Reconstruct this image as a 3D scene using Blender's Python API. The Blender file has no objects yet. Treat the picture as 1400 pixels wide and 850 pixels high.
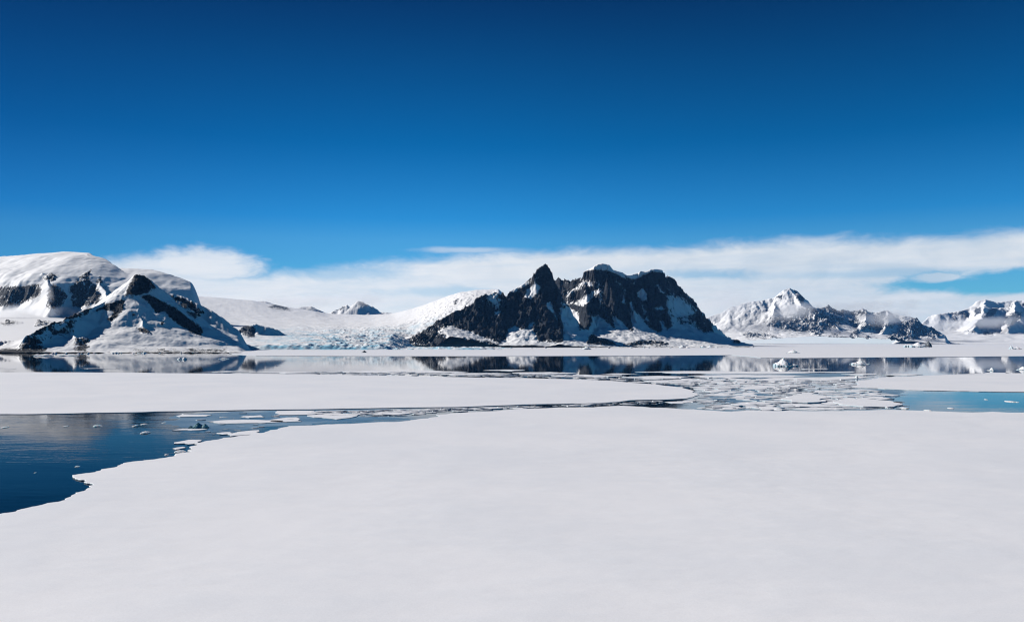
# Antarctic sound: snow mountains, glacier, sea ice and calm leads.  Units are metres.
import bpy, bmesh, math, random
import numpy as np
from mathutils import Vector

C = bpy.context.scene.collection
SC = bpy.context.scene
F, HY, CX, HC = 1150.0, 467.0, 700.0, 20.0          # focal length (px of the 1400 px photo), horizon row, centre column, eye height
R = math.radians

def P(px, py, Y):
    return ((px - CX) / F * Y, Y, HC + (HY - py) / F * Y)

def G(px, py):                                       # photo point on the water level
    Y = HC * F / (py - HY)
    return ((px - CX) / F * Y, Y)

# ------------------------------------------------------------------ noise
def _hash(ix, iy, seed):
    h = (ix.astype(np.int64) * 374761393 + iy.astype(np.int64) * 668265263 + seed * 974634777) & 0xffffffff
    h = ((h ^ (h >> 13)) * 1274126177) & 0xffffffff
    return (h ^ (h >> 16)) & 0xffffffff

def gnoise(x, y, seed=0):
    ix, iy = np.floor(x), np.floor(y)
    fx, fy = x - ix, y - iy
    ux = fx * fx * fx * (fx * (fx * 6 - 15) + 10)
    uy = fy * fy * fy * (fy * (fy * 6 - 15) + 10)
    def g(dx, dy):
        a = _hash(ix + dx, iy + dy, seed) * (2 * math.pi / 4294967296.0)
        return np.cos(a) * (fx - dx) + np.sin(a) * (fy - dy)
    a, b, c, d = g(0, 0), g(1, 0), g(0, 1), g(1, 1)
    return ((a + (b - a) * ux) * (1 - uy) + (c + (d - c) * ux) * uy) * 1.5

def fbm(x, y, octv=5, seed=0, gain=.5, lac=2.03):
    s, a = np.zeros_like(x), 1.0
    for o in range(octv):
        s += a * gnoise(x, y, seed + o * 17)
        a *= gain; x = x * lac + 13.7; y = y * lac - 7.1
    return s

def ridged(x, y, octv=5, seed=0, gain=.5, lac=2.07):
    s, a = np.zeros_like(x), 1.0
    for o in range(octv):
        n = 1 - np.abs(gnoise(x, y, seed + o * 31)) * 2
        s += a * n * np.abs(n)
        a *= gain; x = x * lac + 5.3; y = y * lac + 9.2
    return s

def smooth(a, b, x):
    t = np.clip((x - a) / (b - a), 0, 1)
    return t * t * (3 - 2 * t)

def smax(a, b, k):
    if k <= 0: return np.maximum(a, b)
    h = np.clip(.5 + .5 * (a - b) / k, 0, 1)
    return b + (a - b) * h + k * h * (1 - h)

def poly_sdf(px, py, poly):
    """signed distance, positive inside (photo px)"""
    poly = np.array(poly, float)
    out = np.full(px.shape, -60.0)
    lo, hi = poly.min(0) - 16, poly.max(0) + 16
    m = (px > lo[0]) & (px < hi[0]) & (py > lo[1]) & (py < hi[1])
    x, y = px[m], py[m]
    if x.size == 0: return out
    d = np.full(x.shape, 1e9); ins = np.zeros(x.shape, bool)
    n = len(poly)
    for i in range(n):
        ax, ay = poly[i]; bx, by = poly[(i + 1) % n]
        ex, ey = bx - ax, by - ay
        t = np.clip(((x - ax) * ex + (y - ay) * ey) / (ex * ex + ey * ey + 1e-9), 0, 1)
        d = np.minimum(d, (x - ax - t * ex) ** 2 + (y - ay - t * ey) ** 2)
        if ay != by:
            c = ((ay > y) != (by > y)) & (x < (bx - ax) * (y - ay) / (by - ay) + ax)
            ins ^= c
    d = np.sqrt(d)
    out[m] = np.where(ins, d, -d)
    return out

# ------------------------------------------------------------------ scene helpers
def tag(o, label=None, cat=None, group=None, kind=None):
    if label: o['label'] = label
    if cat: o['category'] = cat
    if group: o['group'] = group
    if kind: o['kind'] = kind
    return o

def mesh_obj(name, verts, faces, mat, parent=None, loc=None, smooth_sh=False):
    me = bpy.data.meshes.new(name)
    me.from_pydata(verts, [], faces)
    me.update()
    if mat: me.materials.append(mat)
    if smooth_sh: me.polygons.foreach_set('use_smooth', [True] * len(me.polygons))
    o = bpy.data.objects.new(name, me)
    C.objects.link(o)
    if loc: o.location = loc
    if parent: o.parent = parent
    return o

class NT:
    def __init__(s, tree): s.t = tree; s.n = tree.nodes; s.l = tree.links
    def new(s, typ, **kw):
        n = s.n.new(typ)
        for k, v in kw.items(): setattr(n, k, v)
        return n
    def put(s, sock, v):
        if isinstance(v, bpy.types.NodeSocket): s.l.new(v, sock)
        else: sock.default_value = v
    def math(s, op, a, b=0.0, c=0.0, clamp=False):
        n = s.new('ShaderNodeMath', operation=op, use_clamp=clamp)
        for i, v in enumerate((a, b, c)): s.put(n.inputs[i], v)
        return n.outputs[0]
    def step(s, v, a, b, lo=0.0, hi=1.0):
        n = s.new('ShaderNodeMapRange', interpolation_type='SMOOTHSTEP')
        for k, x in (('Value', v), ('From Min', a), ('From Max', b), ('To Min', lo), ('To Max', hi)): s.put(n.inputs[k], x)
        return n.outputs[0]
    def noise(s, vec, scale, detail=4, rough=.5, dist=0.0):
        n = s.new('ShaderNodeTexNoise')
        s.put(n.inputs['Vector'], vec); n.inputs['Scale'].default_value = scale
        n.inputs['Detail'].default_value = detail; n.inputs['Roughness'].default_value = rough
        n.inputs['Distortion'].default_value = dist
        return n.outputs['Fac']
    def mix(s, f, a, b):
        n = s.new('ShaderNodeMix', data_type='RGBA')
        s.put(n.inputs[0], f); s.put(n.inputs[6], a); s.put(n.inputs[7], b)
        return n.outputs[2]
    def mapping(s, vec, scale=(1, 1, 1), rot=(0, 0, 0)):
        n = s.new('ShaderNodeMapping'); s.put(n.inputs['Vector'], vec)
        n.inputs['Scale'].default_value = scale; n.inputs['Rotation'].default_value = rot
        return n.outputs[0]

def new_mat(name):
    m = bpy.data.materials.new(name); m.use_nodes = True
    nt = NT(m.node_tree)
    b = next(n for n in nt.n if n.type == 'BSDF_PRINCIPLED')
    return m, nt, b

SNOW = (.95, .95, .96, 1)
ICE = (.30, .62, .80, 1)

def mat_mountain(name, scale, rock_a, rock_b, speck=5.0, nz_gain=4.0, bump_d=4.0):
    """rock where the attribute 'rock' says so (in steps of about a photo px), broken up by noise and by ledges that hold snow"""
    m, nt, b = new_mat(name)
    tc = nt.new('ShaderNodeTexCoord').outputs['Object']
    at = nt.new('ShaderNodeAttribute', attribute_name='rock').outputs['Fac']
    ic = nt.new('ShaderNodeAttribute', attribute_name='ice').outputs['Fac']
    sp = nt.new('ShaderNodeAttribute', attribute_name='speck').outputs['Fac']
    geo = nt.new('ShaderNodeNewGeometry')
    sx = nt.new('ShaderNodeSeparateXYZ'); nt.l.new(geo.outputs['Normal'], sx.inputs[0])
    n1 = nt.noise(tc, .045 * scale, 9, .68, .4)
    n2 = nt.noise(nt.mapping(tc, (1, 1, .4)), .14 * scale, 7, .75)
    a = nt.math('MULTIPLY', nt.math('SUBTRACT', n1, .5), nt.math('MULTIPLY_ADD', sp, speck * 5, speck * 2.2))
    c = nt.math('MULTIPLY', nt.math('SUBTRACT', n2, .5), nt.math('MULTIPLY_ADD', sp, speck * 7, speck * 2.4))
    d = nt.math('MULTIPLY', nt.math('SUBTRACT', .6, sx.outputs[2]), nz_gain)
    tot = nt.math('ADD', nt.math('ADD', at, a), nt.math('ADD', c, d))
    fac = nt.step(tot, -.7, .7)
    n3 = nt.noise(nt.mapping(tc, (1, 1, 2.2), (0, .35, 0)), .07 * scale, 8, .75)
    rock = nt.mix(nt.step(n3, .38, .72), rock_a, rock_b)
    snow = nt.mix(ic, SNOW, ICE)
    nt.put(b.inputs['Base Color'], nt.mix(fac, snow, rock))
    nt.put(b.inputs['Roughness'], nt.math('MULTIPLY_ADD', fac, .2, .65))
    b.inputs['Specular IOR Level'].default_value = .25
    bp = nt.new('ShaderNodeBump'); bp.inputs['Distance'].default_value = bump_d
    hgt = nt.math('MULTIPLY', nt.noise(tc, .12 * scale, 10, .72, .3), nt.math('MULTIPLY_ADD', fac, 1.9, .03))
    nt.put(bp.inputs['Height'], hgt); bp.inputs['Strength'].default_value = .9
    nt.l.new(bp.outputs[0], b.inputs['Normal'])
    return m

# ------------------------------------------------------------------ terrain builder
def prof(pts, t):
    p = np.array(pts, float)
    return np.interp(t, p[:, 0], p[:, 1])

def ridge_field(H, X, Y, rg):
    """raise H by a crest line with its own cross profile on either side"""
    pts = np.array([P(*p) for p in rg['pts']])
    best = np.full(X.shape, -1e9)
    for (x0, y0, z0), (x1, y1, z1) in zip(pts[:-1], pts[1:]):
        ex, ey = x1 - x0, y1 - y0
        L2 = ex * ex + ey * ey + 1e-9
        t = np.clip(((X - x0) * ex + (Y - y0) * ey) / L2, 0, 1)
        dx, dy = X - x0 - t * ex, Y - y0 - t * ey
        d = np.sqrt(dx * dx + dy * dy)
        z = np.maximum(z0 + (z1 - z0) * t, 2.0)
        side = (ex * dy - ey * dx) > 0                # left of the walking direction (east-going: the back)
        q = d / z
        drop = np.where(side, prof(rg['back'], q), prof(rg['front'], q))
        best = np.maximum(best, z * (1 - drop))
    return smax(H, best, rg.get('k', 3.0))

def loft_field(px, Y, curves):
    """height from east-west profile lines at growing distance"""
    Ys = np.array([c[0] for c in curves], float)
    Zs = []
    for Yc, pts in curves:
        p = np.array(pts, float)
        py = np.interp(px[0], p[:, 0], p[:, 1])
        Zs.append(HC + (HY - py) / F * Yc)
    Zs = np.array(Zs)                                 # curve x column
    k = max(3, px.shape[1] // 26) | 1
    w = np.hanning(k + 2)[1:-1]; w /= w.sum()
    Zs = np.array([np.convolve(np.pad(r, k // 2, mode='edge'), w, 'valid') for r in Zs])
    T = np.zeros_like(Zs)                             # limited slopes along the view axis, so the surface has no creases
    D = (Zs[1:] - Zs[:-1]) / (Ys[1:] - Ys[:-1])[:, None]
    T[1:-1] = np.where(D[1:] * D[:-1] > 0, 2 * D[1:] * D[:-1] / (D[1:] + D[:-1] + 1e-12), 0); T[0] = D[0]; T[-1] = D[-1]
    out = np.empty(px.shape)
    for r, v in enumerate(Y[:, 0]):
        i = int(np.clip(np.searchsorted(Ys, v) - 1, 0, len(Ys) - 2))
        h = Ys[i + 1] - Ys[i]
        t = np.clip((v - Ys[i]) / h, 0, 1)
        out[r] = ((2 * t ** 3 - 3 * t ** 2 + 1) * Zs[i] + (t ** 3 - 2 * t ** 2 + t) * h * T[i]
                  + (3 * t ** 2 - 2 * t ** 3) * Zs[i + 1] + (t ** 3 - t ** 2) * h * T[i + 1])
    return out

def terrain(name, label, mat, px0, px1, ncol, rows, ridges, lofts=None, rock=(), snow=(), ice=None, warp=(12, 60),
            rough=(5, 45, 1.0, 25), seed=1, speck=(), rock_base=-5.0, bulge=3.0, fade=(0, 0), cat='mountain', post=None, rock_max=14.0):
    px = np.linspace(px0, px1, ncol)
    ys = np.concatenate([np.linspace(a, b, n, endpoint=False) for a, b, n in rows] + [[rows[-1][1]]])
    PX, YY = np.meshgrid(px, ys)
    XX = (PX - CX) / F * YY
    wa, ws = warp
    Xw = XX + wa * fbm(XX / ws, YY / ws, 4, seed + 3)
    Yw = YY + wa * fbm(XX / ws, YY / ws, 4, seed + 11)
    H = np.full(XX.shape, -6.0)
    if lofts: H = smax(H, loft_field(PX, YY, lofts), 1.0)
    for rg in ridges: H = ridge_field(H, Xw, Yw, rg)
    if post: H = post(H, PX, XX, YY)
    if fade[0]: H = -6 + (H + 6) * smooth(px0, px0 + fade[0], PX)
    if fade[1]: H = -6 + (H + 6) * smooth(px1, px1 - fade[1], PX)
    H = H + (1 - smooth(0, 7, np.abs(H))) * 1.1 * fbm(XX / 22, YY / 22, 3, seed + 61)
    PY = HY - (H - HC) / YY * F
    def field(polys, base):
        r = np.full(XX.shape, base)
        for p in polys: r = np.maximum(r, poly_sdf(PX, PY, p))
        return np.clip(r, -14, 14)
    rk = field(rock, rock_base)
    if rock_base > -4.9: rk = np.where(PY > 0, np.maximum(rk, rock_base), rk)
    if snow:
        sn = field(snow, -60.0)
        rk = np.minimum(rk, np.where(sn > -13, -sn, rk))
    rk = np.minimum(rk, rock_max)
    sk = field(speck, -14) if speck else np.full(XX.shape, -14.)
    sk = smooth(-3, 4, sk)
    # relief: crags on rock, soft drifts on snow
    ra, rs, sa, ss = rough
    up = smooth(0, 25, H)
    rm = smooth(-2, 4, rk)
    crag = ridged(XX / rs, YY / rs, 6, seed + 21, .55); crag = (crag - crag.mean()) * ra + fbm(XX / (rs * 2.2), YY / (rs * 2.2), 3, seed + 71) * ra * .8
    drift = fbm(XX / ss, YY / ss, 4, seed + 41, .45) * sa
    H = H + up * (rm * (crag + bulge) + (1 - rm) * drift)
    lo = np.array([XX.mean(), ys[0], 0.0])
    V = np.stack([XX - lo[0], YY - lo[1], H], -1).reshape(-1, 3)
    nr, nc = XX.shape
    idx = np.arange(nr * nc).reshape(nr, nc)
    Q = np.stack([idx[:-1, :-1], idx[:-1, 1:], idx[1:, 1:], idx[1:, :-1]], -1).reshape(-1, 4)
    me = bpy.data.meshes.new(name)
    me.vertices.add(len(V)); me.vertices.foreach_set('co', V.astype(np.float32).ravel())
    me.loops.add(Q.size); me.loops.foreach_set('vertex_index', Q.astype(np.int32).ravel())
    me.polygons.add(len(Q)); me.polygons.foreach_set('loop_start', np.arange(0, Q.size, 4, dtype=np.int32))
    me.polygons.foreach_set('use_smooth', np.ones(len(Q), bool))
    me.update(calc_edges=True)
    for nm, arr in (('rock', rk), ('speck', sk), ('ice', ice(PX, PY, XX, YY, H) if ice else np.zeros(XX.shape))):
        at = me.attributes.new(nm, 'FLOAT', 'POINT'); at.data.foreach_set('value', arr.astype(np.float32).ravel())
    me.materials.append(mat)
    o = bpy.data.objects.new(name, me); C.objects.link(o); o.location = lo
    return tag(o, label, cat, None, 'structure')

def Z(y0, *xs): return list(xs)
#SECTION MOUNTAINS
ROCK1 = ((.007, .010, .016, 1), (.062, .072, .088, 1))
ROCK_HAZED = ((.06, .075, .10, 1), (.13, .14, .16, 1))  # paler, bluer rock: the haze of distance is put into its colour
m_near = mat_mountain('near_rock_and_snow', 1.0, *ROCK1, speck=3.4)
m_mid = mat_mountain('left_rock_and_snow', .9, *ROCK1, speck=4.5)
m_far = mat_mountain('far_rock_and_snow', .4, *ROCK_HAZED, speck=5.0, bump_d=7)
m_glacier = mat_mountain('glacier_snow_and_ice', .5, *ROCK_HAZED, nz_gain=0.0, bump_d=5)

SOFT = [(0, 0), (.5, .25), (1, .5), (2, .85), (3.2, 1.02), (4, 1.05)]
MED = [(0, 0), (.4, .35), (.9, .7), (1.5, .93), (2, 1.02), (3, 1.1)]
STEEP = [(0, 0), (.25, .35), (.6, .72), (.9, .9), (1.3, 1.02), (3, 1.1)]
CLIFF = [(0, 0), (.05, .02), (.12, .15), (.38, .66), (.52, .78), (.9, .92), (1.3, 1.02), (3, 1.1)]
WALL = [(0, 0), (.03, .03), (.10, .22), (.26, .66), (.40, .84), (.6, .95), (.85, 1.02), (3, 1.1)]

BLOCK = [(0, 0), (.025, .012), (.055, .13), (.11, .30), (.36, .66), (.52, .78), (.9, .92), (1.3, 1.02), (3, 1.1)]
TOOTH = [(0, 0), (.02, .02), (.06, .17), (.15, .46), (.3, .76), (.6, .95), (1, 1.05)]
LOW = [(0, 0), (1, .3), (2.5, .8), (3.5, 1.05)]

# --- central twin peaked mountain
D_rock = [
    [(530, 480), (548, 468), (568, 458), (602, 436), (622, 426), (650, 407), (676, 396), (690, 398), (722, 380), (740, 362), (750, 360), (757, 372), (764, 400),
     (772, 416), (772, 436), (770, 478), (600, 482)],
    [(750, 376), (770, 378), (796, 374), (804, 370), (830, 371), (848, 376), (866, 384), (880, 378), (892, 372), (906, 374), (922, 382), (936, 398), (950, 412), (958, 426),
     (972, 440), (975, 455), (962, 456), (950, 446), (944, 436), (932, 430), (926, 412), (920, 402), (912, 404), (912, 424), (918, 440), (922, 455), (908, 450),
     (900, 456), (886, 447), (878, 434), (868, 424), (862, 422), (867, 436), (870, 455), (862, 452), (850, 440), (840, 430), (838, 436), (843, 452),
     (830, 441), (818, 430), (808, 432), (808, 440), (804, 449), (792, 452), (792, 428), (780, 420), (768, 414)],
    [(808, 456), (818, 462), (838, 466), (850, 478), (808, 478), (800, 470)],
    [(854, 470), (880, 464), (912, 468), (920, 478), (850, 478)],
    [(918, 424), (926, 426), (934, 434), (930, 438), (920, 434)], [(930, 438), (946, 440), (944, 444), (930, 443)],
    [(1002, 465), (1012, 463), (1014, 474), (1002, 474)],
]
D_snow = [
    [(716, 406), (719, 396), (732, 384), (739, 393), (736, 400), (726, 409)],
    [(698, 398), (716, 386), (736, 376), (738, 380), (722, 389), (704, 400)],
    [(666, 402), (678, 400), (684, 410), (684, 419), (674, 419), (668, 410)],
    [(692, 468), (694, 451), (705, 444), (713, 451), (722, 449), (725, 441), (730, 440), (727, 451), (733, 456), (735, 466), (744, 476), (684, 476), (682, 470)],
    [(600, 452), (613, 445), (640, 453), (655, 459), (684, 470), (650, 465), (634, 461), (640, 471), (622, 474), (612, 463)],
    [(746, 418), (752, 412), (762, 432), (762, 440), (756, 430)],
    [(677, 425), (684, 425), (682, 430), (675, 431)],
    [(800, 370), (806, 366), (822, 356), (840, 366), (854, 371), (862, 388), (868, 384), (878, 370), (894, 365), (894, 371), (878, 375), (872, 382), (866, 390), (858, 384),
     (850, 380), (838, 374), (828, 369), (812, 370)],
    [(770, 406), (784, 394), (798, 384), (814, 384), (810, 391), (796, 391), (784, 398), (774, 406)],
    [(766, 414), (790, 412), (800, 404), (812, 398), (824, 392), (824, 398), (812, 408), (802, 416), (798, 420), (784, 416), (770, 419)],
    [(816, 386), (826, 386), (824, 391), (816, 391)],
    [(869, 400), (879, 393), (884, 400), (885, 410), (877, 411)],
    [(895, 420), (906, 418), (908, 424), (898, 424)],
    [(888, 369), (903, 367), (904, 372), (890, 373)],
    [(840, 378), (850, 388), (852, 394), (842, 386)],
    [(914, 410), (926, 405), (937, 410), (949, 420), (952, 427), (944, 433), (932, 434), (921, 437), (915, 425)],
    [(898, 459), (912, 452), (924, 442), (940, 441), (950, 448), (958, 460), (975, 463), (984, 452), (1001, 462), (1002, 472), (920, 472), (916, 465), (890, 463)],
    [(686, 466.5), (740, 467.5), (770, 468.5), (800, 471), (860, 473), (1020, 470), (1020, 492), (686, 492)],
    [(764, 420), (778, 421), (792, 430), (792, 452), (803, 450), (808, 441), (822, 436), (842, 454), (870, 457), (868, 468), (838, 464), (808, 455), (800, 468), (774, 472), (770, 445)],
    [(859, 412), (864, 412), (870, 440), (872, 456), (867, 456), (863, 434)], [(836, 430), (840, 432), (846, 453), (842, 453)], [(903, 440), (906, 440), (912, 453), (908, 453)],
    [(896, 386), (901, 390), (908, 401), (903, 400)], [(820, 396), (823, 396), (822, 420), (819, 424)], [(852, 396), (855, 396), (854, 416), (851, 414)], [(876, 416), (880, 416), (888, 440), (884, 438)],
    [(869, 424), (878, 436), (886, 449), (880, 458), (872, 454), (868, 438)],
]
D_speck = [[(540, 478), (560, 462), (602, 440), (650, 460), (690, 472), (690, 480)], [(760, 380), (800, 378), (830, 385), (820, 410), (768, 415)],
           [(905, 376), (935, 395), (975, 445), (930, 460), (912, 420)], [(620, 430), (660, 405), (700, 396), (690, 420), (640, 430)], [(840, 470), (915, 463), (920, 478), (850, 478)]]
D_ridges = [
    dict(pts=[(532, 476, 2990), (560, 464, 2990), (580, 454, 3000), (602, 438, 3015), (615, 430, 3025), (635, 419, 3040), (650, 409, 3055), (663, 404, 3070), (676, 399, 3085), (689, 400, 3095),
              (700, 397, 3105), (720, 384, 3125), (733, 376, 3135)], front=STEEP, back=STEEP, k=2),
    dict(pts=[(733, 376, 3135), (741, 367.5, 3140), (746, 365, 3142), (750, 365.5, 3142), (754, 376, 3140), (758, 391, 3136), (763, 404, 3120), (769, 418, 3085),
              (772, 442, 3030), (771, 473, 2960)], front=TOOTH, back=TOOTH, k=1),
    dict(pts=[(524, 475, 2960), (545, 469, 2970), (562, 462, 2985), (580, 454, 3000), (602, 440, 3015)], front=LOW, back=LOW, k=4),
    dict(pts=[(741, 372, 3138), (748, 400, 3100), (752, 430, 3050), (756, 458, 2985)], front=WALL, back=STEEP, k=2),
    dict(pts=[(735, 371.5, 3136), (739, 366.5, 3140), (745, 365, 3142), (750.5, 365.5, 3142), (754, 374, 3140), (757, 386, 3137)], front=[(0, 0), (.03, .01), (.06, .06), (.11, .28), (.3, .62), (.6, 1.0), (1, 1.1)], back=WALL, k=0),
    dict(pts=[(676, 401, 3085), (684, 430, 3020), (690, 454, 2960), (694, 470, 2920)], front=STEEP, back=STEEP, k=2),
    dict(pts=[(602, 438, 3015), (640, 456, 2960), (690, 473, 2900)], front=MED, back=SOFT, k=3),
    dict(pts=[(740, 388, 3740), (752, 384, 3710), (766, 381.5, 3660), (780, 383, 3610), (796, 380.5, 3560)], front=CLIFF, back=STEEP, k=2),
    dict(pts=[(800, 371, 3545), (804, 368, 3535), (814, 363, 3525), (822, 360, 3520), (831, 361.5, 3520), (838, 368, 3525),
              (850, 372, 3542), (858, 376.5, 3553), (867, 376, 3567), (876, 370.5, 3583), (884, 371.5, 3596), (892, 368, 3610), (902, 369, 3640), (907, 378, 3655), (918, 380, 3700), (926, 390, 3740), (934, 398, 3780), (941, 405, 3820), (950, 414, 3880),
              (958, 426, 3940), (970, 438, 4030), (979, 447, 4110), (996, 460, 4280), (1006, 468, 4400)], front=BLOCK, back=TOOTH, k=1),
    dict(pts=[(889, 369, 3603), (896, 367.5, 3615), (903, 368, 3636)], front=[(0, 0), (.03, .02), (.07, .2), (.3, .6), (.6, 1.0), (1, 1.1)], back=WALL, k=0),
    dict(pts=[(910, 377.5, 3665), (918, 379, 3700), (922, 384, 3715)], front=[(0, 0), (.03, .02), (.07, .2), (.3, .6), (.6, 1.0), (1, 1.1)], back=WALL, k=0),
    dict(pts=[(801, 370, 3545), (805, 367, 3535), (812, 363.5, 3527)], front=[(0, 0), (.03, .02), (.07, .2), (.3, .6), (.6, 1.0), (1, 1.1)], back=WALL, k=0),
    dict(pts=[(797, 378, 3545), (803, 405, 3440), (806, 428, 3350), (800, 446, 3270)], front=WALL, back=WALL, k=2),
    dict(pts=[(826, 370, 3515), (836, 395, 3450), (842, 430, 3390), (846, 451, 3340)], front=WALL, back=WALL, k=2),
    dict(pts=[(848, 378, 3540), (862, 410, 3470), (870, 438, 3410), (873, 453, 3370)], front=WALL, back=WALL, k=2),
    dict(pts=[(892, 372, 3610), (886, 405, 3530), (896, 438, 3460), (901, 455, 3410)], front=WALL, back=WALL, k=2),
    dict(pts=[(780, 466.5, 3090), (830, 461.5, 3190), (870, 459.5, 3270), (910, 462, 3380), (960, 467.5, 3600), (1005, 469, 4000)], front=[(0, 0), (1, .3), (2.2, .6), (3.4, .97), (4.2, 1.1)], back=SOFT, k=8),
]
terrain('mountain', 'black rocky twin peaked mountain with snow gullies rising alone behind the pack ice', m_near, 522, 1030, 640,
        [(2850, 3000, 70), (3000, 3600, 300), (3600, 4450, 190), (4450, 4800, 12)], D_ridges, rock=D_rock, snow=D_snow, speck=D_speck, warp=(12, 46), rough=(12, 34, .6, 60), seed=5, bulge=0, rock_max=4.2)

# --- pyramid peak on the near left shore
B_rock = [
    [(170, 404), (175, 393), (187, 372), (198, 374), (206, 382), (214, 394), (205, 397), (195, 403), (185, 405)],
    [(124, 429), (130, 425), (146, 415), (160, 410), (171, 410), (169, 424), (160, 431), (153, 440), (146, 437), (155, 426), (140, 423)],
    [(192, 405), (206, 403), (222, 411), (242, 421), (264, 439), (278, 449), (276, 460), (260, 454), (240, 441), (224, 426), (213, 428), (206, 417)],
    [(186, 448), (200, 449), (209, 457), (195, 456)], [(179, 424), (186, 432), (191, 434), (182, 433)], [(219, 440), (224, 440), (223, 445), (220, 444)],
    [(28, 474), (36, 459), (70, 441), (100, 429), (126, 420), (120, 428), (100, 438), (98, 454), (72, 456), (64, 449), (46, 460), (60, 470), (64, 484), (30, 484)],
    [(103, 464), (112, 461), (123, 464), (118, 482), (102, 482)],
    [(-5, 477), (14, 475), (36, 478), (38, 486), (-5, 486)],
    [(234, 404), (250, 406), (262, 412), (278, 427), (266, 438), (260, 426), (242, 413)],
    [(186, 478), (260, 478), (310, 477), (310, 482), (186, 484)],
]
B_snow = [[(76, 444), (96, 436), (92, 446), (78, 452)]]
B_speck = [[(28, 476), (36, 459), (126, 420), (100, 456), (62, 484)], [(100, 462), (125, 462), (120, 484), (100, 484)], [(230, 400), (280, 425), (262, 440)], [(180, 476), (310, 474), (310, 484), (180, 484)]]
B_ridges = [
    dict(pts=[(-60, 479, 1600), (0, 478.5, 1575), (24, 477, 1570), (31, 470, 1575), (38, 460, 1590), (52, 452, 1620), (70, 442, 1655), (100, 430, 1715), (125, 421, 1770), (150, 411, 1825), (170, 402, 1865), (176, 393, 1875),
              (183, 380, 1885), (188, 374.5, 1890), (197, 376, 1895), (205, 382, 1900), (212, 394, 1905), (222, 406, 1910), (240, 419, 1915), (262, 437, 1915), (277, 450, 1910), (292, 467, 1900), (304, 476, 1890)], front=MED, back=STEEP, k=2),
    dict(pts=[(188, 374.5, 1890), (186, 404, 1835), (190, 430, 1785), (200, 455, 1720)], front=MED, back=MED, k=4),
    dict(pts=[(100, 430, 1715), (96, 455, 1660), (108, 470, 1610)], front=MED, back=MED, k=4),
    dict(pts=[(205, 390, 2060), (215, 393, 2060), (225, 397, 2060), (240, 402, 2060), (251, 406, 2060), (275, 417, 2050), (290, 424, 2040), (300, 430, 2035), (305, 438, 2030), (310, 452, 2025), (313, 471, 2015)], front=MED, back=MED, k=5),
    dict(pts=[(60, 470, 1610), (110, 466, 1640), (150, 462, 1680), (190, 466, 1720), (230, 462, 1770), (270, 467, 1820), (302, 473, 1860)], front=[(0, 0), (1, .2), (2, .5), (3, .95), (4, 1.2)], back=SOFT, k=8),
]
def B_post(H, PX, XX, YY):                            # hummocks along the foot
    m = smooth(2, 14, H) * (1 - smooth(26, 60, H))
    return H + m * 3.6 * np.clip(fbm(XX / 75, YY / 50, 2, 77), -.6, 1)
terrain('mountain', 'pyramid peak with a dark rock tooth and long snowy left ridge on the near left shore', m_mid, -75, 350, 640,
        [(1480, 1700, 170), (1700, 1950, 170), (1950, 2300, 50)], B_ridges, rock=B_rock, snow=B_snow, speck=B_speck, warp=(6, 50), rough=(5, 26, .5, 50), seed=15, bulge=.5, rock_max=5.0, fade=(0, 26), post=B_post)

# --- snow domed massif at the far left
A_rock = [
    [(-90, 392), (-40, 396), (-5, 395), (12, 391), (30, 393), (56, 389), (54, 404), (30, 414), (5, 418), (-40, 414), (-90, 410)],
    [(64, 421), (65, 400), (72, 389), (80, 391), (91, 405), (86, 415), (74, 421)],
    [(94, 396), (110, 377), (125, 369), (121, 384), (132, 390), (139, 408), (130, 416), (118, 419), (100, 421), (98, 404)],
    [(59, 380), (70, 374), (80, 377), (73, 386)], [(132, 386), (138, 376), (140, 390)],
    [(-5, 444), (10, 438), (30, 441), (10, 445)], [(47, 446), (52, 437), (74, 440), (60, 445)],
]
A_prof = [(0, 0), (.3, .08), (.75, .28), (.86, .36), (1.02, .66), (1.35, .72), (2.2, .80), (3.5, .9), (5, .97), (5.6, 1.02), (6, 1.05)]
A_ridges = [
    dict(pts=[(-200, 362, 4700), (-80, 356, 4300), (0, 351, 4030), (62, 346, 3830), (87, 344, 3740), (120, 345.5, 3640), (132, 350, 3600), (145, 364, 3570), (160, 366, 3560), (190, 367.5, 3560), (207, 368, 3560),
              (216, 371, 3560), (227, 377, 3550), (242, 391, 3540), (256, 408, 3530), (270, 430, 3520), (285, 455, 3500)], front=A_prof, back=MED, k=10),
    dict(pts=[(122, 347, 3590), (136, 372, 3400), (142, 395, 3260), (150, 420, 3080)], front=MED, back=STEEP, k=6),
    dict(pts=[(60, 372, 3330), (66, 395, 3220), (70, 420, 3080)], front=STEEP, back=STEEP, k=5),
    dict(pts=[(-200, 481, 1700), (-60, 472, 1800), (0, 470, 1850), (60, 465, 1950), (140, 452, 2300)], front=SOFT, back=[(0, 0), (20, .2)], k=8),
]
A_loft = [(1560, [(-250, 484), (400, 484)]), (1640, [(-250, 480), (60, 480), (140, 486), (400, 490)]), (2100, [(-250, 462), (60, 462), (200, 470), (300, 480)]), (3000, [(-250, 436), (60, 436), (200, 440), (300, 450)]), (3300, [(-250, 440), (400, 460)])]
terrain('mountain', 'broad snow domed massif with dark cliffs half veiled by low mist at far left', m_mid, -180, 300, 420,
        [(1540, 2200, 60), (2200, 3000, 60), (3000, 3850, 270), (3850, 4800, 50)], A_ridges, lofts=A_loft, rock=A_rock, warp=(16, 170), rough=(10, 60, .9, 190), speck=A_rock, seed=25, bulge=1, rock_max=4.2, fade=(0, 40))

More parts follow.
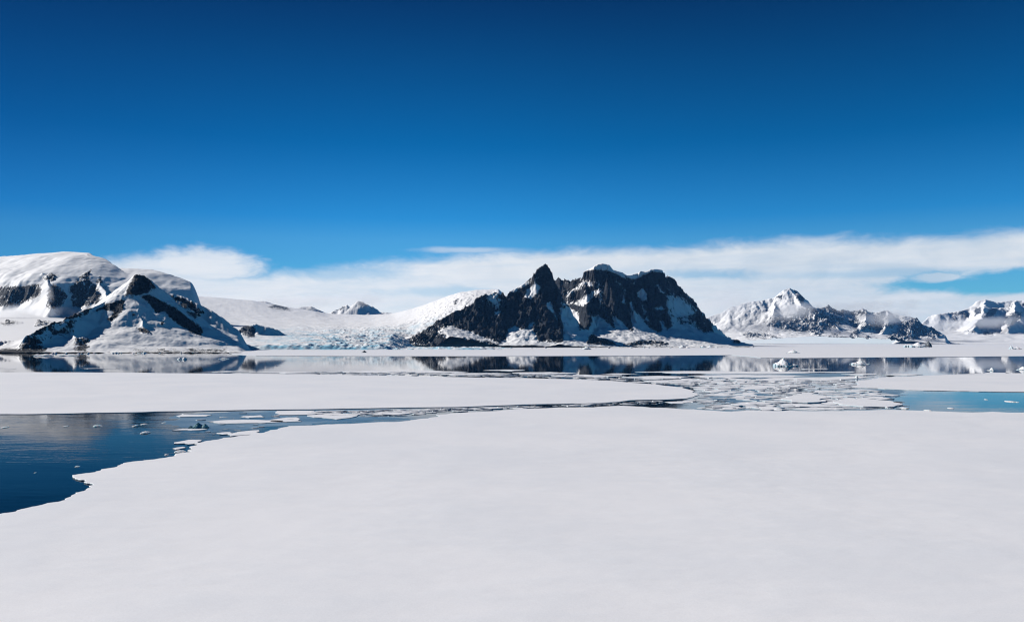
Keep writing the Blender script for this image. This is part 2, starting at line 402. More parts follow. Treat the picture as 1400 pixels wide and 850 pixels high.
# --- glacier between the left massif and the central mountain
C_rock = [[(329, 449), (338, 446), (347, 448), (347, 461), (340, 462), (330, 457)], [(357, 411), (372, 407), (372, 412), (360, 413)],
          [(454, 427), (468, 420), (474, 418), (466, 424)], [(489, 416), (492, 412), (502, 417), (496, 417)], [(620, 412), (626, 409), (622, 418)],
          [(366, 420), (376, 416), (392, 420), (396, 424), (380, 422)]]
C_loft = [(2010, [(150, 484), (800, 484)]),
          (2075, [(150, 478.1), (530, 478.1), (560, 484), (800, 486)]),
          (2093, [(150, 473.6), (320, 473.6), (350, 474), (390, 472.5), (440, 474), (500, 473), (525, 474.5), (548, 486), (800, 488)]),
          (2300, [(150, 467), (300, 468), (420, 468), (470, 470), (520, 471), (548, 482), (570, 488), (800, 490)]),
          (2700, [(150, 456), (300, 458), (330, 456), (352, 458), (440, 461), (500, 463), (535, 464), (565, 480), (590, 488), (800, 490)]),
          (3300, [(150, 440), (300, 446), (400, 450), (480, 452), (560, 449), (600, 440), (640, 432), (700, 440), (800, 470)]),
          (4600, [(150, 418), (250, 425), (300, 430), (400, 437), (470, 440.5), (510, 440), (540, 436.5), (565, 430.5), (590, 421.5), (612, 411), (630, 404), (650, 400.5), (700, 398), (800, 400)]),
          (6500, [(150, 402), (250, 405), (300, 408), (345, 412), (400, 422), (450, 429), (500, 430.5), (535, 429), (560, 424.5), (585, 417), (608, 409), (630, 403), (660, 400.5), (700, 400), (800, 402)]),
          (7500, [(150, 420), (300, 420), (400, 432), (700, 430), (800, 430)])]
C_ridges = [
    dict(pts=[(326, 458, 2700), (334, 449, 2690), (347, 442.5, 2690), (360, 446, 2700), (377, 450, 2710), (400, 459, 2720)], front=STEEP, back=SOFT, k=3),
    dict(pts=[(330, 416, 7400), (345, 411, 7400), (362, 412, 7400), (372, 415, 7400), (390, 424, 7400), (410, 420, 7400), (425, 418, 7400), (447, 428, 7400)], front=SOFT, back=SOFT, k=4),
    dict(pts=[(440, 431, 7400), (455, 425, 7400), (475, 416, 7400), (482, 422, 7400), (490, 410.5, 7400), (498, 413, 7400), (507, 418, 7400), (520, 426, 7400), (560, 430, 7400)], front=MED, back=MED, k=3),
]
def C_post(H, PX, XX, YY):                            # crevasses and seracs on the lower glacier, a broken ice cliff at the shore
    low = (1 - smooth(2900, 4400, YY)) * smooth(2075, 2090, YY) * smooth(225, 330, PX)
    side = .25 + .75 * smooth(380, 480, PX)
    cr = ridged(XX / 95 + .3 * fbm(XX / 200, YY / 200, 3, 9), YY / 46, 4, 91, .6) - .6
    big = fbm(XX / 260, YY / 160, 3, 95)
    ice_fall = smooth(530, 610, PX) * (1 - smooth(5200, 6400, YY)) * smooth(3100, 3500, YY)
    H = H + ice_fall * (ridged(XX / 70, YY / 90, 4, 57, .6) - .6) * 5
    edge = np.exp(-((YY - 2110) / 45.0) ** 2) * gnoise(XX / 14, YY / 50, 97) * 3
    return H + low * side * (cr * 4.5 + big * 6) + edge * (H > 2)
def C_ice(PX, PY, XX, YY, H):
    low = (1 - smooth(2500, 3900, YY)) * smooth(300, 430, PX)
    n = fbm(XX / 60, YY / 40, 5, 93, .6)
    cliff = (1 - smooth(2092, 2112, YY)) * smooth(290, 320, PX)
    return np.clip(low * smooth(-.25, .5, n) * .8 + cliff * (.6 + .5 * n), 0, 1)
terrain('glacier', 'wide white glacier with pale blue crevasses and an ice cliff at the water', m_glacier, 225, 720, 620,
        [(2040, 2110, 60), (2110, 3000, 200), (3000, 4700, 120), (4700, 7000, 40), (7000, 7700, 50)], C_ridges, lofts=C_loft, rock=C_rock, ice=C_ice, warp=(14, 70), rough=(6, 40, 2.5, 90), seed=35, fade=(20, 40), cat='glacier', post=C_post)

# --- right hand range
E_rock = [
    [(1050, 444), (1064, 436), (1090, 432), (1092, 420), (1116, 424), (1132, 432), (1152, 436), (1152, 442), (1140, 446), (1126, 452), (1120, 460), (1110, 458), (1106, 450), (1096, 454), (1080, 452), (1064, 448)],
    [(1086, 396), (1092, 402), (1100, 408), (1096, 413), (1090, 409)], [(1062, 406), (1069, 404), (1068, 409)],
    [(1013, 456), (1036, 455), (1060, 460), (1072, 464), (1086, 468), (1068, 468), (1052, 462), (1022, 460)],
    [(1162, 458), (1174, 451), (1173, 460), (1164, 463)], [(1176, 446), (1208, 442), (1222, 444), (1206, 451), (1180, 450)], [(1133, 460), (1148, 456), (1146, 461)],
    [(1126, 426), (1132, 418), (1142, 424), (1154, 423), (1152, 430), (1140, 428)], [(1156, 424), (1170, 422), (1166, 430)], [(1172, 424), (1188, 424), (1186, 429), (1174, 428)],
    [(1198, 432), (1210, 428), (1214, 434), (1204, 436)],
    [(1231, 452), (1233, 443), (1246, 437), (1254, 435), (1260, 445), (1264, 449), (1274, 445), (1282, 452), (1290, 460), (1275, 464), (1263, 460), (1255, 462), (1236, 466), (1221, 466), (1224, 458)],
    [(1200, 467), (1222, 458), (1232, 457), (1234, 464), (1212, 470)], [(1180, 462), (1188, 458), (1190, 466), (1180, 466)], [(1136, 468), (1152, 466), (1152, 472), (1136, 472)],
    [(1158, 440), (1170, 436), (1178, 442), (1168, 446)],
]
E_speck = [[(1000, 470), (1050, 430), (1150, 415), (1260, 430), (1290, 470)]]
LONG = [(0, 0), (.35, .32), (.8, .62), (1.3, .8), (2.2, .95), (2.6, 1.02), (4, 1.1)]
E_ridges = [
    dict(pts=[(930, 445, 8600), (960, 436, 8600), (980, 430, 8600), (1000, 420, 8600), (1020, 414, 8600), (1044, 410, 8600), (1060, 406, 8600), (1068, 399, 8600), (1080, 393, 8600), (1088, 398, 8600), (1099, 409, 8600),
              (1108, 415, 8600), (1114, 422, 8600), (1124, 420, 8600), (1132, 418, 8600), (1140, 424, 8600), (1156, 423, 8600), (1166, 425, 8600), (1180, 421, 8600), (1190, 426, 8600), (1200, 427, 8600), (1216, 424, 8600),
              (1228, 431, 8550), (1242, 432, 8500), (1253, 435, 8450), (1259, 445, 8420), (1266, 448, 8400), (1274, 445, 8400), (1282, 453, 8400), (1290, 461, 8400)], front=LONG, back=MED, k=10),
    dict(pts=[(1080, 393, 8600), (1094, 415, 8350), (1112, 428, 8200), (1140, 444, 8000), (1150, 458, 7850)], front=STEEP, back=MED, k=8),
    dict(pts=[(1060, 406, 8600), (1056, 430, 8250), (1062, 448, 8000), (1084, 467, 7760)], front=STEEP, back=SOFT, k=14),
    dict(pts=[(1180, 421, 8600), (1184, 440, 8250), (1170, 458, 7900)], front=MED, back=MED, k=8),
    dict(pts=[(1216, 424, 8600), (1212, 444, 8250), (1200, 462, 7850)], front=MED, back=MED, k=8),
    dict(pts=[(1250, 436, 8450), (1246, 450, 8150), (1236, 464, 7850)], front=STEEP, back=STEEP, k=6),
]
E_loft = [(7550, [(850, 471), (1700, 471)]), (7640, [(850, 469.3), (1700, 469.3)]), (7900, [(850, 464), (960, 463), (1060, 467), (1200, 467.5), (1500, 468)]), (9400, [(850, 452), (1000, 444), (1060, 458), (1500, 464)])]
terrain('mountain', 'range of snowy peaks with hazy blue crags under low cloud beyond the right end of the black mountain', m_far, 930, 1300, 480,
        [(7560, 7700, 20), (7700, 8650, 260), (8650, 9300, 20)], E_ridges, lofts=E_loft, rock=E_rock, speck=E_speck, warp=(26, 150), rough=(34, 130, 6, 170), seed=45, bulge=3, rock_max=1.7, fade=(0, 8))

F_rock = [
    [(1331, 422), (1341, 419), (1341, 428), (1333, 432)], [(1343, 434), (1350, 427), (1358, 421), (1364, 421), (1362, 428), (1350, 435)],
    [(1374, 436), (1380, 430), (1390, 426), (1397, 428), (1394, 436), (1380, 446), (1374, 442)], [(1317, 428), (1325, 428), (1325, 434), (1320, 432)], [(1302, 434), (1310, 434), (1310, 439), (1304, 438)],
    [(1296, 427), (1318, 426), (1318, 429), (1300, 429)], [(1341, 455), (1349, 452), (1361, 454), (1359, 458), (1346, 458)], [(1322, 453), (1334, 453), (1332, 455)], [(1379, 419), (1385, 416), (1384, 420)], [(1394, 416), (1402, 412), (1402, 418)],
]
F_ridges = [
    dict(pts=[(1225, 450, 10500), (1257, 442, 10500), (1278, 430, 10500), (1297, 427, 10500), (1319, 423, 10500), (1331, 419, 10500), (1340, 411, 10500), (1347, 409, 10500), (1359, 412, 10500), (1368, 413, 10500), (1380, 410.5, 10500),
              (1400, 410, 10500), (1440, 405, 10500), (1500, 415, 10500), (1560, 420, 10500)], front=LONG, back=MED, k=12),
    dict(pts=[(1347, 409, 10500), (1342, 432, 10000), (1330, 450, 9500)], front=MED, back=MED, k=15),
    dict(pts=[(1390, 410, 10500), (1384, 434, 10000), (1376, 452, 9500)], front=MED, back=MED, k=15),
]
F_loft = [(8300, [(1150, 470), (1700, 470)]), (8700, [(1150, 467), (1700, 467)]), (9500, [(1150, 460), (1260, 458), (1400, 456), (1700, 456)]), (11000, [(1150, 450), (1700, 445)])]
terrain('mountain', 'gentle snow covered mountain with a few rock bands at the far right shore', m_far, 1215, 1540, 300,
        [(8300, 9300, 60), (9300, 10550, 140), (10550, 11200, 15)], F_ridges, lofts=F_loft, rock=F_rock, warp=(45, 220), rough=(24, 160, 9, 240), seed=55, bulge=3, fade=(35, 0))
#SECTION SEA
m, nt, b = new_mat('sea_water')
tc = nt.new('ShaderNodeTexCoord').outputs['Object']
b.inputs['Base Color'].default_value = (.0005, .006, .014, 1)
b.inputs['Roughness'].default_value = .03
b.inputs['IOR'].default_value = 1.24
w1 = nt.noise(nt.mapping(tc, (.35, 1.0, 1), (0, 0, .06)), .55, 4, .55, .3)
w2 = nt.noise(nt.mapping(tc, (.4, 1, 1), (0, 0, -.2)), .11, 3, .5)
patch = nt.step(nt.noise(nt.mapping(tc, (.3, 1, 1)), .018, 3, .5), .38, .62, .25, 1.0)
sy = nt.new('ShaderNodeSeparateXYZ'); nt.l.new(tc, sy.inputs[0])
windy = nt.step(sy.outputs[1], 190, 340, 1.0, .10)       # a breeze ruffles the near lead only
bp = nt.new('ShaderNodeBump'); nt.put(b.inputs['Specular IOR Level'], nt.math('MULTIPLY_ADD', windy, -.51, .55))
bp.inputs['Distance'].default_value = .034; bp.inputs['Strength'].default_value = 1
nt.put(bp.inputs['Height'], nt.math('MULTIPLY', nt.math('MULTIPLY', nt.math('MULTIPLY_ADD', w2, 1.6, w1), patch), windy))
nt.l.new(bp.outputs[0], b.inputs['Normal'])
M_WATER = m
sea = mesh_obj('sea', [(-9500, -300, 0), (9500, -300, 0), (9500, 12300, 0), (-9500, 12300, 0)], [(0, 1, 2, 3)], M_WATER)
tag(sea, 'calm dark blue sea water mirroring the mountains between the ice floes', 'sea', None, 'structure')

def snow_mat(name, base, bump=.03, scale=1.0):
    m, nt, b = new_mat(name)
    tc = nt.new('ShaderNodeTexCoord').outputs['Object']
    geo = nt.new('ShaderNodeNewGeometry')
    sx = nt.new('ShaderNodeSeparateXYZ'); nt.l.new(geo.outputs['Normal'], sx.inputs[0])
    big = nt.noise(nt.mapping(tc, (1, 1, 1)), .03 * scale, 4, .5, .2)
    mid = nt.noise(nt.mapping(tc, (.5, 1, 1), (0, 0, .5)), .35 * scale, 5, .6)
    fine = nt.noise(tc, 9 * scale, 3, .7)
    dark = tuple(c * f for c, f in zip(base, (.93, .945, .96))) + (1,)
    top = nt.mix(nt.step(nt.math('MULTIPLY_ADD', mid, .5, big), .55, .95), base + (1,), dark)
    grain = nt.noise(tc, 5 * scale, 2, .9)               # wind-packed grains, slightly darker in random specks
    top = nt.mix(nt.step(grain, .3, .72), nt.mix(.11, top, (.45, .47, .52, 1)), top)
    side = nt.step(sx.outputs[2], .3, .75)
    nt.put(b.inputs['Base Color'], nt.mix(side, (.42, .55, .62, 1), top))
    b.inputs['Roughness'].default_value = .55
    b.inputs['Specular IOR Level'].default_value = .3
    bp = nt.new('ShaderNodeBump'); bp.inputs['Distance'].default_value = bump; bp.inputs['Strength'].default_value = .8
    nt.put(bp.inputs['Height'], nt.math('ADD', nt.math('MULTIPLY', big, 12), nt.math('ADD', nt.math('MULTIPLY', mid, 2.0), nt.math('MULTIPLY', fine, .25))))
    nt.l.new(bp.outputs[0], b.inputs['Normal'])
    return m
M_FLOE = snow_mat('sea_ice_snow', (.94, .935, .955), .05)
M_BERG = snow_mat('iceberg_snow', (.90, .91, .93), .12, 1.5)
_b = next(n for n in M_BERG.node_tree.nodes if n.type == 'BSDF_PRINCIPLED')
_b.inputs['Subsurface Weight'].default_value = .7; _b.inputs['Subsurface Radius'].default_value = (.6, .9, 1.0); _b.inputs['Subsurface Scale'].default_value = .8
m, nt, b = new_mat('grey_young_ice')
tc = nt.new('ShaderNodeTexCoord').outputs['Object']
nn = nt.noise(nt.mapping(tc, (.4, 1, 1)), .06, 5, .6)
nt.put(b.inputs['Base Color'], nt.mix(nt.step(nn, .35, .65), (.05, .12, .17, 1), (.22, .30, .34, 1)))
b.inputs['Roughness'].default_value = .28
M_YOUNG = m
m, nt, b = new_mat('old_green_ice')
tc = nt.new('ShaderNodeTexCoord').outputs['Object']
nn = nt.noise(tc, 1.2, 5, .65)
nt.put(b.inputs['Base Color'], nt.mix(nt.step(nn, .4, .62), (.02, .10, .12, 1), (.35, .55, .58, 1)))
b.inputs['Roughness'].default_value = .2
M_GREEN = m
m, nt, b = new_mat('dirty_ice')
tc = nt.new('ShaderNodeTexCoord').outputs['Object']
nn = nt.noise(tc, .6, 5, .65)
nt.put(b.inputs['Base Color'], nt.mix(nt.step(nn, .4, .62), (.03, .035, .045, 1), (.18, .2, .22, 1)))
b.inputs['Roughness'].default_value = .5
M_DARK = m

rnd = random.Random(11)
def jag(pts, amp, depth, closed=True):
    """fractal break of a ground outline; amp as a share of edge length"""
    for _ in range(depth):
        out = []
        n = len(pts)
        for i in range(n if closed else n - 1):
            a, c = pts[i], pts[(i + 1) % n]
            L = math.hypot(c[0] - a[0], c[1] - a[1])
            out.append(a)
            if L < .35 or L > 900: continue
            k = rnd.gauss(0, amp) * min(L, 40)
            nx, ny = -(c[1] - a[1]) / L, (c[0] - a[0]) / L
            out.append(((a[0] + c[0]) / 2 + nx * k, (a[1] + c[1]) / 2 + ny * k))
        if not closed: out.append(pts[-1])
        pts = out
    return pts

def slab(name, pts, free, mat, draft=.35, tilt=(0, 0), parent=None, z0=0.0):
    """a floating plate: snow top, bevelled rim, sides going down into the water"""
    cx = sum(p[0] for p in pts) / len(pts); cy = sum(p[1] for p in pts) / len(pts)
    A = sum(pts[i][0] * pts[(i + 1) % len(pts)][1] - pts[(i + 1) % len(pts)][0] * pts[i][1] for i in range(len(pts)))
    if A < 0: pts = pts[::-1]
    n = len(pts)
    V, Fc = [], []
    def z(p, base): return base + (p[0] - cx) * tilt[0] + (p[1] - cy) * tilt[1]
    bv = free * .25
    ins = []
    for i in range(n):                                # small inset for the rim
        a, c = pts[i - 1], pts[(i + 1) % n]
        L = math.hypot(c[0] - a[0], c[1] - a[1]) or 1
        ins.append((pts[i][0] - (c[1] - a[1]) / L * bv, pts[i][1] + (c[0] - a[0]) / L * bv))
    for p in ins: V.append((p[0] - cx, p[1] - cy, z(p, z0 + free)))
    for p in pts: V.append((p[0] - cx, p[1] - cy, z(p, z0 + free - bv)))
    for p in pts: V.append((p[0] - cx, p[1] - cy, z(p, -draft)))
    Fc.append(tuple(range(n)))
    for r in (0, n):
        for i in range(n):
            j = (i + 1) % n
            Fc.append((r + n + i, r + n + j, r + j, r + i))
    return mesh_obj(name, V, Fc, mat, parent, (cx, cy, 0))

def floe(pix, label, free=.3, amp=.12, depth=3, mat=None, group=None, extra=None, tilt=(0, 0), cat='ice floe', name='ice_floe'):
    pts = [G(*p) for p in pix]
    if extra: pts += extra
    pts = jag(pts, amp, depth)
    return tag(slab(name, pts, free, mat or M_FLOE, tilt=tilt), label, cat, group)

# the big floes
front_edge = [(-60, 706), (0, 704), (20, 701), (38, 695.5), (62, 690), (90, 684), (101, 677), (118, 671), (125, 667), (117, 660.5), (107, 656), (99, 650.5), (130, 646.5), (160, 639), (178, 632.5), (210, 629), (238, 624.5), (262, 618.5), (259, 611.5), (272, 606),
              (280, 604), (300, 601), (340, 595.5), (380, 586.5), (395, 583), (430, 582), (480, 580), (540, 577.5), (585, 572.5), (596, 567.5), (640, 564), (700, 560), (760, 557.5), (850, 555), (910, 558), (960, 561), (1000, 563.5), (1060, 562.5), (1150, 562.5), (1250, 561.5), (1400, 564.5), (1500, 565)]
floe(front_edge, 'vast flat snow covered ice sheet filling the whole foreground', .18, .10, 3, extra=[(420, 100), (300, -60), (-300, -60), (-140, 60)])
second = [(956, 540), (938, 545), (908, 546.5), (860, 547.5), (848, 549.5), (800, 552), (700, 554), (600, 557), (450, 559.5), (350, 560.5), (250, 562.5), (100, 565.5), (0, 566.5), (-200, 569),
          (-260, 540), (-240, 508.5), (0, 508.8), (100, 509), (350, 511), (430, 512), (500, 513), (600, 515), (700, 516.5), (760, 518), (810, 519.5), (850, 522), (900, 526), (930, 529.5), (950, 534.5)]
floe(second, 'broad white snow covered floe between the dark near lead and the mirror water', .16, .04, 3)
right = [(1164, 530), (1172, 525), (1182, 520), (1200, 516.5), (1250, 514.5), (1290, 512.5), (1330, 511), (1400, 510), (1600, 509), (1620, 537), (1400, 536), (1300, 534.5), (1250, 533.5), (1200, 531)]
floe(right, 'pointed white floe above the teal pool, running off behind the brash ice', .16, .05, 3)
far_near_edge = [(318, 484.5), (350, 486.3), (400, 486.6), (500, 487), (600, 487), (700, 487), (800, 486.6), (900, 486.2), (1000, 485.6), (1024, 487.4), (1040, 489.2), (1100, 489.6), (1250, 488.3), (1400, 487), (1560, 486.5)]
far_pts = [G(*p) for p in far_near_edge] + [(3400, 4200), (3600, 7000), (2600, 8200), (1900, 7750), (900, 7600), (1500, 4700), (300, 3450), (-300, 3300), (-440, 3000), (-430, 2300), (-680, 2110), (-640, 1850)]
tag(slab('ice_floe', jag(far_pts, .03, 3), .3, M_FLOE), 'long band of white fast ice along the foot of the black mountain and far shore', 'ice floe')
#SECTION SMALLICE
G_BR = 'brash floes choking the lead between the big sheets'
G_STRIP = 'thin ice strips floating along the mirror water'
G_BIT = 'small ice bits adrift in the dark water'

def cells(poly_px, n, seed, gap, keep=1.0, jitter=.0):
    """Voronoi-like break-up of a ground polygon into plates"""
    r = random.Random(seed)
    pts = [G(*p) for p in poly_px]
    xs = [p[0] for p in pts]; ys = [p[1] for p in pts]
    def inside(x, y):
        c = False
        for i in range(len(pts)):
            ax, ay = pts[i]; bx, by = pts[i - 1]
            if (ay > y) != (by > y) and x < (bx - ax) * (y - ay) / (by - ay) + ax: c = not c
        return c
    sites = []
    tries = 0
    while len(sites) < n and tries < n * 60:
        tries += 1
        q = (r.uniform(min(xs), max(xs)), r.uniform(min(ys), max(ys)))
        if inside(*q): sites.append(q)
    out = []
    for i, s in enumerate(sites):
        cell = [(s[0] - 40, s[1] - 40), (s[0] + 40, s[1] - 40), (s[0] + 40, s[1] + 40), (s[0] - 40, s[1] + 40)]
        w = r.uniform(.6, 1.4)
        for j, q in enumerate(sites):
            if i == j: continue
            dx, dy = q[0] - s[0], q[1] - s[1]
            L = math.hypot(dx, dy)
            if L > 80 or L < 1e-6: continue
            g = gap * r.uniform(.3, 1.6)
            mx, my = s[0] + dx * .5 - dx / L * g, s[1] + dy * .5 - dy / L * g
            new = []
            for k in range(len(cell)):
                a, c = cell[k - 1], cell[k]
                da = (a[0] - mx) * dx + (a[1] - my) * dy; dc = (c[0] - mx) * dx + (c[1] - my) * dy
                if (da <= 0) != (dc <= 0):
                    t = da / (da - dc); new.append((a[0] + t * (c[0] - a[0]), a[1] + t * (c[1] - a[1])))
                if dc <= 0: new.append(c)
            cell = new
            if len(cell) < 3: break
        if len(cell) < 3: continue
        # keep inside the lead
        cell = [c for c in cell]
        for _ in range(8):
            if all(inside(*c) for c in cell): break
            cell = [c if inside(*c) else (s[0] + (c[0] - s[0]) * .75, s[1] + (c[1] - s[1]) * .75) for c in cell]
        if r.random() > keep: continue
        out.append(cell)
    return out

def young(pix, label, z=.012):
    pts = jag([G(*p) for p in pix], .16, 4)
    o = slab('young_ice', pts, z, M_YOUNG, draft=.02)
    return tag(o, label, 'thin ice', None, 'stuff')

brash_zone = [(905, 522), (960, 514), (1040, 517), (1120, 517), (1160, 519), (1170, 524), (1158, 531), (1200, 534), (1230, 540), (1215, 549), (1250, 558), (1150, 560.5), (1060, 561), (1000, 561.5), (950, 558), (975, 553), (905, 551), (905, 548.8), (945, 546.8), (962, 541), (956, 534), (930, 527)]
for cell in cells(brash_zone, 170, 3, 1.15, .84):
    t = (rnd.gauss(0, .012), rnd.gauss(0, .012))
    o = slab('ice_floe', jag(cell, .07, 2), rnd.uniform(.04, .17), M_FLOE, draft=.5, tilt=t)
    tag(o, 'small angular white floe packed among others in the brash ice lead', 'ice floe', G_BR)
floe([(1068, 546), (1084, 541), (1102, 539), (1118, 541), (1124, 546), (1130, 550), (1104, 551.5), (1076, 550.5)], 'largest lumpy white floe in the middle of the brash ice lead', .38, .1, 2)
floe([(1140, 551), (1168, 546), (1216, 548.5), (1234, 553), (1222, 557), (1180, 556.5), (1152, 554)], 'flat white floe jutting into the teal pool from the brash ice', .3, .1, 2)
def rubble(name, label, zones, seed):
    r = random.Random(seed); V = []; Fc = []
    for poly, n, lo, hi in zones:
        xs = [p[0] for p in poly]; ys = [p[1] for p in poly]; k = 0; tries = 0
        while k < n and tries < n * 30:
            tries += 1
            px, py = r.uniform(min(xs), max(xs)), r.uniform(min(ys), max(ys))
            c = False
            for i in range(len(poly)):
                (ax, ay), (bx, by) = poly[i], poly[i - 1]
                if (ay > py) != (by > py) and px < (bx - ax) * (py - ay) / (by - ay) + ax: c = not c
            if not c: continue
            k += 1
            x, y = G(px, py); a = lo * (hi / lo) ** (r.random() ** 1.8); m_ = r.randint(5, 7); ph = r.random() * 6
            ring = [(x + a * r.uniform(.7, 1.5) * 2.3 * math.cos(ph + t * 6.283 / m_), y + a * r.uniform(.6, 1.2) * math.sin(ph + t * 6.283 / m_)) for t in range(m_)]
            h = min(a * .3, r.uniform(.03, .16)); tx, ty = r.gauss(0, .03), r.gauss(0, .03); b0 = len(V)
            V += [(p[0], p[1], -.2) for p in ring] + [(x + (p[0] - x) * .85, y + (p[1] - y) * .85, max(.03, h + (p[0] - x) * tx + (p[1] - y) * ty)) for p in ring]
            Fc.append(tuple(range(b0 + m_, b0 + 2 * m_)))
            Fc += [(b0 + t, b0 + (t + 1) % m_, b0 + m_ + (t + 1) % m_, b0 + m_ + t) for t in range(m_)]
    return tag(mesh_obj(name, V, Fc, M_FLOE), label, 'ice rubble', None, 'stuff')
rubble('ice_rubble', 'loose crumbs and slush of broken ice filling the cracks and leads', [(brash_zone, 900, .15, 1.9),
       ([(430, 562), (600, 558.4), (700, 555.6), (860, 549.8), (905, 547), (905, 552), (860, 553), (700, 558), (600, 563), (560, 568), (470, 570), (430, 567)], 420, .15, 1.2),
       ([(420, 508.4), (600, 508), (760, 511), (860, 514), (960, 519), (950, 528), (900, 524), (760, 517), (600, 514), (430, 511)], 420, .4, 3),
       ([(240, 572), (300, 566), (380, 564), (420, 568), (400, 578), (330, 588), (262, 603), (250, 596), (300, 582)], 130, .06, .6)], 5)
young([(1150, 531.5), (1215, 532.5), (1240, 534.4), (1226, 541), (1216, 549), (1180, 543), (1160, 537)], 'grey thin young ice spreading from the brash into the teal pool')
young([(232, 570), (300, 564), (420, 563), (480, 570), (560, 572), (470, 577), (360, 583), (300, 590), (262, 592), (240, 584)], 'grey thin young ice around the floes at the end of the near lead')
young([(958, 537), (1000, 531), (1060, 534), (1070, 545), (1020, 551), (975, 546)], 'grey thin young ice in the gaps at the left end of the brash ice')
young([(960, 512), (1080, 509), (1180, 511), (1165, 519), (1060, 519), (980, 517)], 'pale thin young ice along the back of the brash ice')

# strips between mirror water and the second floe
strips = [
    [(1000, 509), (1050, 507.6), (1168, 507.8), (1170, 509), (1080, 510)], [(868, 508.2), (960, 507.3), (1040, 508.6), (1110, 510.2), (1040, 511.4), (930, 510.6)],
    [(940, 513.8), (1000, 512.3), (1070, 513), (1120, 513.4), (1060, 516), (980, 516.5)], [(1040, 518.5), (1110, 515.8), (1175, 514), (1195, 515.2), (1160, 518.2), (1100, 520)],
    [(430, 508.2), (500, 506.6), (600, 507), (640, 508.6), (560, 509.8), (470, 509.4)], [(560, 511), (640, 510), (700, 510.6), (690, 512.4), (620, 513)],
    [(660, 506.6), (690, 505.2), (718, 505.8), (700, 507.4)], [(700, 509.4), (752, 508.6), (790, 510), (760, 511.4), (715, 511)],
    [(745, 513.5), (800, 512), (850, 513), (830, 515.2), (770, 515.6)], [(850, 515.5), (900, 513.8), (945, 515), (930, 518), (880, 518.6)], [(756, 510.5), (766, 509), (776, 511)],
    [(820, 511.4), (845, 510.4), (872, 511.2), (850, 512.2)], [(330, 509.4), (390, 508.2), (430, 509.6), (390, 510.6)], [(265, 508.2), (310, 507.2), (340, 508), (310, 508.8)],
    [(880, 520.5), (925, 518.8), (960, 520), (940, 523.2), (905, 523.8)], [(1150, 511.4), (1180, 510.3), (1200, 511.6), (1180, 513)], [(1096, 504.6), (1130, 504), (1132, 504.6), (1100, 505.1)],
    [(110, 503.8), (160, 503.2), (164, 503.7), (120, 504.2)], [(0, 503.6), (18, 503.2), (20, 503.8)],
    [(1206, 512.6), (1232, 511.2), (1262, 512), (1240, 513.4)], [(1312, 510.4), (1350, 509.2), (1380, 509.4), (1360, 510.4)],
]
for s in strips:
    floe(s, 'thin elongated white ice strip lying along the edge of the mirror water', rnd.uniform(.08, .2), .12, 2, group=G_STRIP)
for k in range(34):                                   # crumbs along that same edge
    px = rnd.uniform(420, 960); py = np.interp(px, [420, 600, 760, 960], [509.5, 511.5, 515, 521]) + rnd.uniform(-2.2, 1.6)
    x, y = G(px, py); a = rnd.uniform(.8, 3.2)
    pts = [(x + a * rnd.uniform(1.2, 3) * math.cos(t), y + a * rnd.uniform(.6, 1.1) * math.sin(t)) for t in [i * 6.283 / 7 for i in range(7)]]
    tag(slab('ice_floe', jag(pts, .08, 1), rnd.uniform(.15, .5), M_FLOE, tilt=(rnd.gauss(0, .02), rnd.gauss(0, .02))), 'thin elongated white ice strip lying along the edge of the mirror water', 'ice floe', G_STRIP)

# the end of the near lead
near_floes = [
    ([(378, 567.5), (379, 562), (430, 561.6), (436, 564.6), (430, 566.4)], 'rectangular white floe at the foot of the broad floe in the near lead'),
    ([(286, 577), (310, 574.5), (352, 574.2), (386, 577), (352, 578.6), (300, 578.8)], 'flat white floe beside the green ice lump in the near lead'),
    ([(370, 574), (392, 571), (407, 571.4), (413, 576), (392, 577)], 'four sided white floe between the rectangular floe and the open blue water'),
    ([(246, 570), (248, 565.6), (290, 567.6), (282, 569.4)], 'narrow white floe at the end of the dark mirror in the near lead'),
    ([(235, 588.3), (250, 586.4), (284, 587), (262, 588.6)], 'thin white floe just below the green ice lump'),
    ([(238, 606.5), (258, 601.6), (276, 602), (276, 606.4), (256, 608)], 'broken pale floe hugging the tip of the foreground sheet'),
    ([(314, 597), (326, 590.6), (354, 588.4), (356, 592.4), (336, 595)], 'flat white floe lodged against the edge of the foreground sheet'),
    ([(296, 592.4), (314, 591), (318, 593), (300, 595)], 'small grey rimmed floe left of the lodged floe by the foreground sheet'),
    ([(420, 568), (450, 564.5), (490, 565.4), (488, 569), (460, 573.6), (440, 571)], 'ragged white floe pointing into the blue end of the near lead'),
    ([(500, 566.4), (530, 562.6), (566, 564), (540, 567.2)], 'slim white floe near the narrow right end of the near lead'),
    ([(332, 569.2), (356, 568), (362, 570.6), (340, 571.4)], 'small white floe alone in grey ice behind the flat floe'),
    ([(236, 613.6), (250, 611), (254, 612.6), (240, 615)], 'long white ice bit in the notch of the foreground sheet'),
]
for p, l in near_floes: floe(p, l, .13, .1, 2)
for k in range(46):
    px = rnd.uniform(430, 860); lo = np.interp(px, [430, 600, 700, 860], [562, 558.6, 556, 550.5]); hi = np.interp(px, [430, 600, 700, 860], [568, 564, 559, 553])
    x, y = G(px, rnd.uniform(lo, hi)); a = rnd.uniform(.35, 1.4)
    pts = [(x + a * rnd.uniform(1.2, 3.2) * math.cos(t), y + a * rnd.uniform(.6, 1.3) * math.sin(t)) for t in [i * 6.283 / 7 for i in range(7)]]
    tag(slab('ice_floe', jag(pts, .08, 1), rnd.uniform(.08, .25), M_FLOE, tilt=(rnd.gauss(0, .02), rnd.gauss(0, .02))), 'small white floe jammed in the narrow crack between the two big sheets', 'ice floe', 'floes jammed in the crack between the big sheets')

